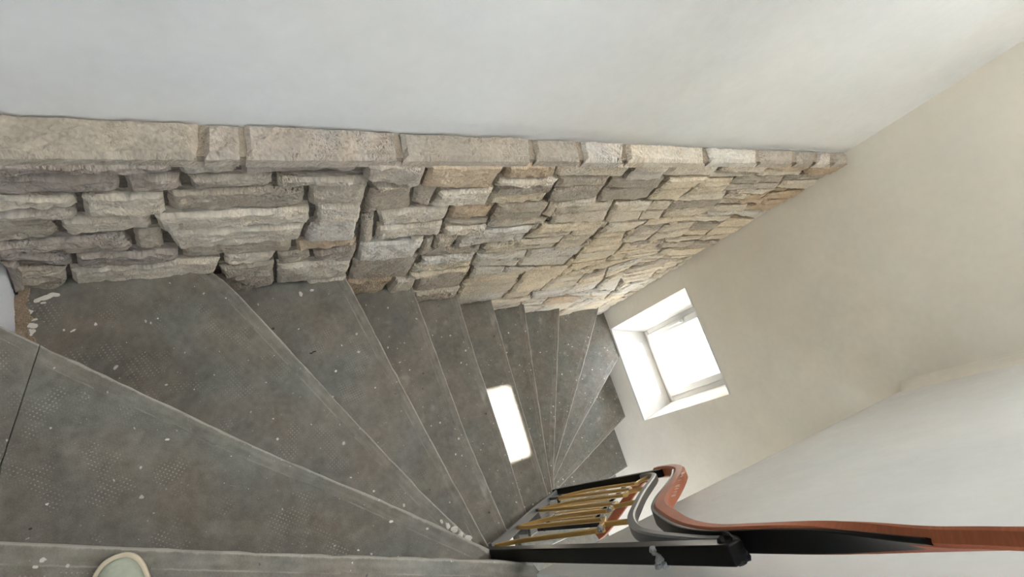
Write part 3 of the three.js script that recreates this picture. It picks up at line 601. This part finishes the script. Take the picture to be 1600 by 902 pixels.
{
  const jit = rng(77);
  const shift = (L, d) => {   // move a nosing line back (uphill)
    const a = L[0], b = L[L.length - 1], len = Math.hypot(b[0] - a[0], b[1] - a[1]), nx = (b[1] - a[1]) / len, nz = -(b[0] - a[0]) / len;
    return L.map(([x, z]) => [x - nx * d, z - nz * d]);
  };
  const up = (k) => { const L = N[k]; const a = L[0], b = L[L.length - 1]; return [(b[1] - a[1]), -(b[0] - a[0])]; };
  function rough(L, amp) {    // worn, slightly ragged nosing
    const o = [];
    for (let i = 0; i < L.length - 1; i++) { const [a, b] = [L[i], L[i + 1]], n = Math.max(1, Math.round(Math.hypot(b[0] - a[0], b[1] - a[1]) / 0.035)); for (let j = 0; j < n; j++) { const t = j / n, e = (i || j) ? amp : 0; o.push([a[0] + (b[0] - a[0]) * t + (jit() - 0.5) * e, a[1] + (b[1] - a[1]) * t + (jit() - 0.5) * e]); } }
    o.push(L[L.length - 1]); return o;
  }
  function slab(pts, top, thick, bevel, front, uOff) {
    const s = new THREE.Shape(pts.map(([x, z]) => new THREE.Vector2(x, -z)));
    const g = new THREE.ExtrudeGeometry(s, { depth: thick - 2 * bevel, bevelEnabled: bevel > 0, bevelThickness: bevel, bevelSize: bevel, bevelOffset: -bevel, bevelSegments: 3 });
    g.rotateX(-Math.PI / 2); g.translate(0, top - thick + bevel, 0);
    const a = front[0], b = front[front.length - 1], len = Math.hypot(b[0] - a[0], b[1] - a[1]), ux = (b[0] - a[0]) / len, uz = (b[1] - a[1]) / len, p = g.attributes.position, uv = [];
    // distance back from the nosing, measured to the polyline
    for (let i = 0; i < p.count; i++) {
      const x = p.getX(i), z = p.getZ(i); let best = 9;
      for (let j = 0; j < front.length - 1; j++) { const [c, d] = [front[j], front[j + 1]], dx = d[0] - c[0], dz = d[1] - c[1], t = clamp(((x - c[0]) * dx + (z - c[1]) * dz) / (dx * dx + dz * dz)); best = Math.min(best, Math.hypot(x - c[0] - dx * t, z - c[1] - dz * t)); }
      uv.push((x - a[0]) * ux + (z - a[1]) * uz + uOff, Math.max(0.0005, best));
    }
    g.setAttribute('uv', new THREE.Float32BufferAttribute(uv, 2)); return g;
  }
  const mat = (k) => k <= 0 ? CONC[0] : k === 1 ? CONC[1] : k === 2 ? CONC[2] : k === 3 ? CONC[0] : k <= 6 ? CONC[3] : CONC[4];
  for (let k = 0; k <= 17; k++) {
    const front = rough(N[k], k < 4 ? 0.004 : 0.003), top = -k * R;
    let pts;
    if (k === 0) pts = [...front, [0.776, 0.322], [0.776, 2.0], [-1.3, 2.0]];
    else {
      const d = up(k), back = [...N[k - 1]], a = back[0], b = back[back.length - 1], len = Math.hypot(b[0] - a[0], b[1] - a[1]);
      const nx = -(b[1] - a[1]) / len, nz = (b[0] - a[0]) / len;        // uphill side of the line above
      const bk = back.map(([x, z]) => [x + nx * 0.03, z + nz * 0.03]).reverse();
      pts = [...front, ...bk];
      if (k === 1) pts = [...front, [0.70, 0.285], ...N[0].map(([x, z]) => [x - 0.012, z + 0.03]).reverse().slice(1), [-1.3, -0.668]];
      if (k === 2) pts = [...front, [0.72, 0.288], [0.70, 0.288], ...N[1].map(([x, z]) => [x - 0.02, z + 0.024]).reverse().slice(1), [-0.366, -0.664], [-0.366, -0.87]];
      if (k === 10) pts = [...front, ...bk.slice(0, -1), [2.75, -0.87], [2.94, -0.87]];
    }
    const uOff = (k * 0.41) % 1.3;
    const put = (poly) => { const t = mesh('tread', slab(poly, top, 0.05, k === 1 ? 0.0035 : 0.007, N[k], uOff), mat(k), stairs); return t; };
    if (k === 1) {   // cast in two pieces with a straight joint
      const J0 = [-0.291, -0.589], J1 = [-0.374, -0.321], J2 = [-0.42, -0.155];
      const fi = front.findIndex(([x]) => x > J0[0] + 0.001);
      put([[J0[0], J0[1] - 0.012], ...front.slice(fi), [0.70, 0.285], [0.644, 0.271], [0.082, 0.057], [-0.349, -0.113], [J2[0] + 0.02, J2[1]], J1]);
      put([[-0.365, -0.664], [J0[0] - 0.0012, J0[1] - 0.013], [J1[0] - 0.0012, J1[1]], [J2[0] + 0.017, J2[1]], [J2[0], J2[1]], [-1.3, -0.50], [-1.3, -0.666]]);
    } else put(pts);
    const body = pts.map(([x, z]) => { const d = up(k), l = Math.hypot(...d); return [x - d[0] / l * 0.02, z - d[1] / l * 0.02]; });
    const g = new THREE.ExtrudeGeometry(new THREE.Shape((k === 0 ? pts.map(([x, z]) => [x < 0.7 ? x : x - 0.004, z + 0.02]) : body).map(([x, z]) => new THREE.Vector2(x, -z))), { depth: 0.19, bevelEnabled: false });
    g.rotateX(-Math.PI / 2); g.translate(0, top - 0.05 - 0.19 + 0.001, 0);
    mesh('riser', uvMetres(g), M.riser, stairs);
  }
  // brown mortar seam where the second tread meets the white pier
const q = rng(4), sand = [];
  for (let i = 0; i < 26; i++) { const g = lump(0, 0, 0, 0.008 + 0.006 * q(), i); g.scale(1, 0.4, 1.1); g.translate(-0.368 + 0.03 * q() * q() + 0.004, -2 * R + 0.001, -0.85 + 0.19 * i / 26 + 0.006 * q()); sand.push(g); }
  mesh('mortar_seam', mergeGeometries(sand), M.brownSeam, stairs);
  const smear = (list, name) => { const gs = list.map(([x, z, s, e, a], i) => { const g = lump(0, 0, 0, s, i * 3.1); g.scale(1, 0.06, e); g.rotateY(a); g.translate(x, -2 * R + 0.0006, z); return g; }); mesh(name, mergeGeometries(gs), M.chip, stairs); };
  smear([[-0.305, -0.805, 0.016, 0.45, 0.1], [-0.285, -0.812, 0.014, 0.4, -0.2], [-0.322, -0.80, 0.010, 0.6, 0.4], [-0.31, -0.79, 0.007, 0.5, 0]], 'plaster_smear');
  smear([[-0.345, -0.765, 0.011, 0.7, 0.2], [-0.338, -0.725, 0.014, 0.5, -0.2], [-0.345, -0.705, 0.012, 0.8, 0.6], [-0.333, -0.742, 0.010, 0.35, 0.1]], 'plaster_smear');
}

// ---------- balustrades ----------
function sweep(pts, w, h, frames, closed = true) {   // rectangular bar along points; frames(i, t) gives the width axis
  const c = new THREE.CatmullRomCurve3(pts.map((p) => new THREE.Vector3(...p)), false, 'centripetal'), n = Math.max(8, pts.length * 7), pos = [], idx = [], uv = []; let L = 0, last;
  const hAt = typeof h === 'function' ? h : () => h, sec0 = (h) => { const b = Math.min(w, h) * 0.18; return [[-w / 2 + b, -h / 2], [w / 2 - b, -h / 2], [w / 2, -h / 2 + b], [w / 2, h / 2 - b], [w / 2 - b, h / 2], [-w / 2 + b, h / 2], [-w / 2, h / 2 - b], [-w / 2, -h / 2 + b]]; }, m = 8;
  for (let i = 0; i <= n; i++) {
    const p = c.getPoint(i / n), t = c.getTangent(i / n); if (last) L += p.distanceTo(last); last = p;
    const a = (frames ? frames(p, i / n) : new THREE.Vector3(0, 0, 1)).clone(); a.addScaledVector(t, -a.dot(t)).normalize(); const u = new THREE.Vector3().crossVectors(a, t).normalize();
    sec0(hAt(p)).forEach(([x, y], j) => { const q = p.clone().addScaledVector(a, x).addScaledVector(u, y); pos.push(q.x, q.y, q.z); uv.push(j / m * 0.4, L * 2); });
  }
  for (let i = 0; i < n; i++) for (let j = 0; j < m; j++) { const A = i * m + j, B = i * m + (j + 1) % m, C = A + m, D = B + m; idx.push(A, B, C, B, D, C); }
  for (const e of [0, n]) for (let j = 1; j < m - 1; j++) e ? idx.push(e * m, e * m + j, e * m + j + 1) : idx.push(0, j + 1, j);
  const g = new THREE.BufferGeometry(); g.setAttribute('position', new THREE.Float32BufferAttribute(pos, 3)); g.setAttribute('uv', new THREE.Float32BufferAttribute(uv, 2)); g.setIndex(idx);
  return toCreasedNormals(g, 0.6);
}
{
  const b = thing('stair_balustrade', 'upper stair balustrade of brass bars between two black posts with a swept red-brown handrail', 'railing');
  const Z = 0.25;
  mesh('post', boxAt(0.722, 0.757, -2 * R + 0.0, 0.765, 0.236, 0.271, 0.004), M.black, b);
  mesh('post', boxAt(1.652, 1.684, -7 * R - 0.02, -0.40, 0.232, 0.264, 0.004), M.black, b);
  mesh('bottom_rail', sweep([[0.775, -0.29, Z], [0.80, -0.315, Z], [0.85, -0.36, Z], [0.99, -0.52, Z], [1.206, -0.772, Z], [1.357, -0.941, Z], [1.52, -1.114, Z], [1.66, -1.268, Z]], 0.03, 0.012), M.steel, b);
  mesh('middle_rail', sweep([[0.762, 0.74, Z], [0.768, 0.67, Z], [0.785, 0.587, Z], [0.811, 0.484, Z], [0.848, 0.389, Z], [0.912, 0.287, Z], [0.99, 0.19, Z], [1.10, 0.08, Z], [1.274, -0.086, Z], [1.447, -0.238, Z], [1.534, -0.315, Z], [1.605, -0.39, Z], [1.645, -0.466, Z], [1.668, -0.56, Z]], 0.03, 0.022), M.steel, b);
  // handrail: down from the landing, gooseneck beside the first post, then along the slope to the second
  const rail = [[0.56, 1.46, 0.40], [0.62, 1.385, 0.285], [0.705, 1.30, 0.245], [0.742, 1.215, 0.2435], [0.757, 1.14, 0.2455], [0.766, 1.07, 0.2475], [0.776, 0.985, 0.2475], [0.785, 0.87, 0.2475], [0.79, 0.766, 0.2475], [0.795, 0.685, 0.2475], [0.82, 0.605, 0.2475], [0.862, 0.522, 0.2475], [0.944, 0.392, 0.2475], [1.014, 0.291, 0.2475], [1.124, 0.183, 0.2475], [1.299, 0.043, 0.2475], [1.464, -0.096, 0.2475], [1.594, -0.222, 0.2475], [1.678, -0.36, 0.2475], [1.70, -0.47, 0.2475]];
  const turn = (p) => { const k = smooth(0.8, 1.13, p.y), j = smooth(1.1, 1.3, p.y); return new THREE.Vector3(0.9 * k, 0.23 * k, 1 - 0.64 * k - 0.36 * j); };
  mesh('handrail', sweep(rail, 0.045, (p) => 0.04 - 0.016 * smooth(0.4, 0.75, p.y), turn), M.rail, b);
  const under = rail.slice(5, 18).map(([x, y, z], i, A) => { const p = A[Math.max(0, i - 1)], q = A[Math.min(A.length - 1, i + 1)]; const tx = q[0] - p[0], ty = q[1] - p[1], l = Math.hypot(tx, ty) || 1; return [x + ty / l * (0.023 - 0.008 * smooth(0.4, 0.75, y)), y - tx / l * (0.023 - 0.008 * smooth(0.4, 0.75, y)), z]; });
  mesh('rail_core', sweep(under, 0.038, 0.008, turn), M.black, b);
  { const q = rng(21), fl = []; for (let i = 0; i < 16; i++) { const t = q(), g = lump(0, 0, 0, 0.004 + 0.005 * q(), i); g.scale(0.35, 1, 0.12); g.rotateZ(-0.7 + 0.4 * q()); g.translate(1.03 + 0.42 * t + 0.012, 0.30 - 0.37 * t + 0.008, 0.2245); fl.push(g); } mesh('scuff', mergeGeometries(fl), M.scuff, b); }
  // brass bars: hairpins joined in pairs above and below
  const bar = (pts) => mesh('baluster', sweep(pts.map(([x, y]) => [x, y, Z]), 0.0135, 0.0135), M.brass, b);
  bar([[0.905, 0.165], [0.88, 0.03], [0.862, -0.1], [0.838, -0.22], [0.80, -0.305]]);
  bar([[1.012, 0.02], [1.008, -0.14], [1.003, -0.3], [0.998, -0.42], [1.005, -0.53]]);
  bar([[1.112, -0.07], [1.108, -0.2], [1.10, -0.33], [1.075, -0.45], [1.02, -0.53]]);
  bar([[1.204, -0.156], [1.214, -0.3], [1.225, -0.47], [1.237, -0.63], [1.262, -0.79]]);
  bar([[1.322, -0.239], [1.33, -0.37], [1.338, -0.52], [1.33, -0.66], [1.28, -0.795]]);
  bar([[1.422, -0.335], [1.434, -0.48], [1.448, -0.65], [1.466, -0.83], [1.49, -0.98]]);
  bar([[1.527, -0.424], [1.542, -0.56], [1.555, -0.73], [1.55, -0.87], [1.505, -0.985]]);
  for (const [x0, y0, x1, y1] of [[0.958, 0.085, 0.966, 0.21], [1.158, -0.115, 1.19, -0.01], [1.372, -0.29, 1.40, -0.2]]) bar([[x0, y0], [(x0 + x1) / 2, (y0 + y1) / 2], [x1, y1]]);
  bar([[0.895, 0.15], [0.958, 0.095], [1.02, 0.02]]); bar([[1.105, -0.075], [1.158, -0.115], [1.21, -0.16]]); bar([[1.315, -0.24], [1.372, -0.29], [1.428, -0.34]]); bar([[1.51, -0.40], [1.56, -0.435], [1.63, -0.46]]);
  for (const [x, y, y2] of [[1.012, -0.53, -0.545], [1.27, -0.79, -0.845], [1.497, -0.98, -1.09]]) mesh('stub', boxAt(x - 0.007, x + 0.007, y2 - 0.01, y + 0.01, Z - 0.007, Z + 0.007, 0.002), M.steel, b);
  for (const [x, y, s, i] of [[0.90, 0.16, 0.013, 1], [1.014, 0.02, 0.012, 2], [1.112, -0.072, 0.012, 3], [1.16, -0.115, 0.012, 4], [1.374, -0.29, 0.012, 5]]) mesh('putty_lump', lump(x, y, Z - 0.004, s * 0.75, i), M.putty, b);
  mesh('weld_bead', mergeGeometries([lump(0.748, 0.742, 0.242, 0.017, 7), lump(0.748, 0.755, 0.262, 0.015, 8), lump(0.762, 0.72, 0.25, 0.012, 9)]), M.black, b);
  mesh('putty_lump', mergeGeometries([lump(0.723, 0.585, 0.258, 0.010, 11), lump(0.723, 0.575, 0.243, 0.009, 12), lump(0.724, 0.57, 0.272, 0.007, 13), lump(0.723, 0.592, 0.268, 0.008, 14)]), M.putty, b);
}
{
  const b = thing('stair_balustrade', 'lower stair balustrade seen down through the brass bars', 'railing');
  const P = (s, y) => [2.25 - 0.2 * s, y, 0.36 + 0.24 * s];
  mesh('handrail', sweep([P(-0.05, -1.25), P(0, -1.285), P(0.4, -1.40), P(0.9, -1.545), P(1.0, -1.60)], 0.05, 0.03), M.rail, b);
  mesh('middle_rail', sweep([P(0, -1.42), P(0.15, -1.471), P(0.42, -1.582), P(0.8, -1.72)], 0.02, 0.02), M.black, b);
  mesh('bottom_rail', sweep([P(0, -2.2), P(0.3, -2.24), P(0.6, -2.27), P(0.8, -2.33)], 0.03, 0.012), M.black, b);
  mesh('post', boxAt(2.085, 2.117, -14 * R, -1.60, 0.527, 0.559, 0.004), M.black, b);
  for (const s of [0.12, 0.28, 0.44, 0.6]) mesh('baluster', sweep([P(s, -1.48 - 0.37 * s), P(s, -1.85), P(s, -2.22 - 0.09 * s)], 0.01, 0.01), M.brass, b);
  mesh('baluster', sweep([[1.975, -2.40, 0.70], [1.962, -2.30, 0.712], [1.945, -2.06, 0.722]], 0.012, 0.012), M.brass, b);
}

// ---------- shoe ----------
{
  const s = thing('sneaker', 'pale green canvas sneaker toe with cream rubber rim on the top step', 'shoe', [-0.147, 0, 0.09]);
  s.rotation.y = 0.10;
  // outline, toe towards -z; half widths left and right of the axis
  const prof = [[-0.142, 0.004, 0.004], [-0.1405, -0.008, 0.016], [-0.1365, -0.018, 0.026], [-0.128, -0.028, 0.035], [-0.115, -0.037, 0.0415], [-0.095, -0.046, 0.046], [-0.05, -0.053, 0.049], [0.0, -0.049, 0.045], [0.05, -0.041, 0.040], [0.09, -0.036, 0.037], [0.12, -0.034, 0.034], [0.14, -0.026, 0.026], [0.148, 0, 0]];
  const lc = new THREE.SplineCurve(prof.map(([z, l]) => new THREE.Vector2(z, l))), rc = new THREE.SplineCurve(prof.map(([z, , r]) => new THREE.Vector2(z, r)));
  const out = (k) => { const a = []; for (let i = 0; i <= 28; i++) a.push(lc.getPoint(i / 28)); for (let i = 27; i > 0; i--) a.push(rc.getPoint(i / 28)); return a.map((p) => new THREE.Vector2(p.y * k, -p.x * (k > 1 ? 1 + (k - 1) * 0.4 : k))); };
  const sole = new THREE.ExtrudeGeometry(new THREE.Shape(out(1)), { depth: 0.022, bevelEnabled: true, bevelThickness: 0.004, bevelSize: 0.004, bevelSegments: 3 }); sole.rotateX(-Math.PI / 2); sole.translate(0, 0.0045, 0);
  mesh('sole', sole, M.rubber, s);
  // upper: lofted over the outline
  const pos = [], idx = [], uv = [], nz = 30, na = 16;
  const topY = (z) => z < -0.02 ? 0.052 + 0.03 * smooth(-0.142, -0.02, z) : 0.082 + 0.012 * smooth(-0.02, 0.14, z);
  for (let i = 0; i <= nz; i++) { const t = i / nz, L = lc.getPoint(t), Q = rc.getPoint(t), z = L.x * 0.962, k = 0.945; const endf = Math.sin(Math.PI * clamp(t, 0.001, 0.999)) ** 0.22;
    for (let j = 0; j <= na; j++) { const a = j / na * Math.PI, cx = (L.y + Q.y) / 2 * k, hw = Math.max(0.001, (Q.y - L.y) / 2 * k), y = 0.024 + (topY(z) - 0.024) * endf * Math.sin(a) ** 0.62; pos.push(cx - hw * Math.cos(a) * (1 - 0.12 * Math.sin(a)), y, z); uv.push(j / na * 0.15, t * 0.3); } }
  for (let i = 0; i < nz; i++) for (let j = 0; j < na; j++) { const A = i * (na + 1) + j, B = A + 1, C = A + na + 1, D = C + 1; idx.push(A, C, B, B, C, D); }
  const g = new THREE.BufferGeometry(); g.setAttribute('position', new THREE.Float32BufferAttribute(pos, 3)); g.setAttribute('uv', new THREE.Float32BufferAttribute(uv, 2)); g.setIndex(idx); g.computeVertexNormals();
  mesh('upper', g, M.canvas, s);
  mesh('collar', (() => { const t = new THREE.TorusGeometry(0.034, 0.007, 8, 28); t.rotateX(Math.PI / 2); t.scale(0.85, 1, 1.35); t.translate(0, 0.094, 0.085); return t; })(), M.lining, s);
  for (let i = 0; i < 4; i++) mesh('lace', (() => { const t = new THREE.CapsuleGeometry(0.0035, 0.042, 4, 8); t.rotateZ(Math.PI / 2); t.rotateY(i % 2 ? 0.25 : -0.25); t.translate(0, topY(-0.04 + i * 0.02) + 0.002, -0.045 + i * 0.02); return t; })(), M.lace, s);
}

// ---------- loose bits on the treads ----------
{
  const q = rng(99);
  const chipGeo = (s, f, seed) => { const g = lump(0, 0, 0, s, seed); g.scale(1, f, 0.7); return g; };
  const bits = [
    [0.665, 2, 0.126, 0.007, 'plaster chip at the upper end of the small heap by the black post'], [0.681, 2, 0.145, 0.010, 'small plaster chip in the heap at the inner corner of the steps'], [0.70, 2, 0.162, 0.013, 'largest plaster chip in the heap at the inner corner of the steps'],
    [0.716, 2, 0.185, 0.011, 'rounded plaster chip near the bottom of the heap by the black post'], [0.738, 2, 0.203, 0.013, 'flat plaster chip lowest in the heap beside the black post'],
    [0.413, 3, -0.80, 0.009, 'white plaster crumb lying against the stone wall below the third nosing'], [0.455, 3, -0.81, 0.007, 'tiny plaster crumb lying along the stone base']];
  for (const [x, k, z, s, label] of bits) { const o = mesh(numbered('plaster_chip'), chipGeo(s, 0.45, x * 31), M.chip, scene); o.position.set(x, -k * R + s * 0.3, z); o.rotation.y = q() * 6; o.userData = { label, category: 'debris', group: 'plaster chips on the stairs' }; }
  const t = mesh('twig', sweep([[0, 0, 0], [0.006, 0.002, 0.002], [0.014, 0.001, -0.003], [0.022, 0.003, -0.002]], 0.004, 0.003), M.twig, scene); t.position.set(0.402, -3 * R + 0.002, -0.565); t.userData = { label: 'tiny dark twig lying on the wide third step', category: 'twig' };
}

// ---------- outside the window ----------
{
  const gm = new THREE.MeshStandardMaterial({ map: tex(256, 256, (x, y) => { const v = 30 * wrapN(x, y, 256, 12) + 40 * wrapN(x, y, 256, 60); return [140 + v, 137 + v, 128 + v]; }), roughness: 1 });
  const y = setting('floor_outside', 'pale gravel yard outside the window', 'ground');
  mesh('gravel', uvMetres(mergeGeometries([boxAt(OUT + 0.01, 26, -2.9, -2.6, -14, 14), boxAt(-6, OUT + 0.01, -3.6, -3.35, 2.21, 14)]), 0.5), gm, y);
}
renderer.render(scene, camera);
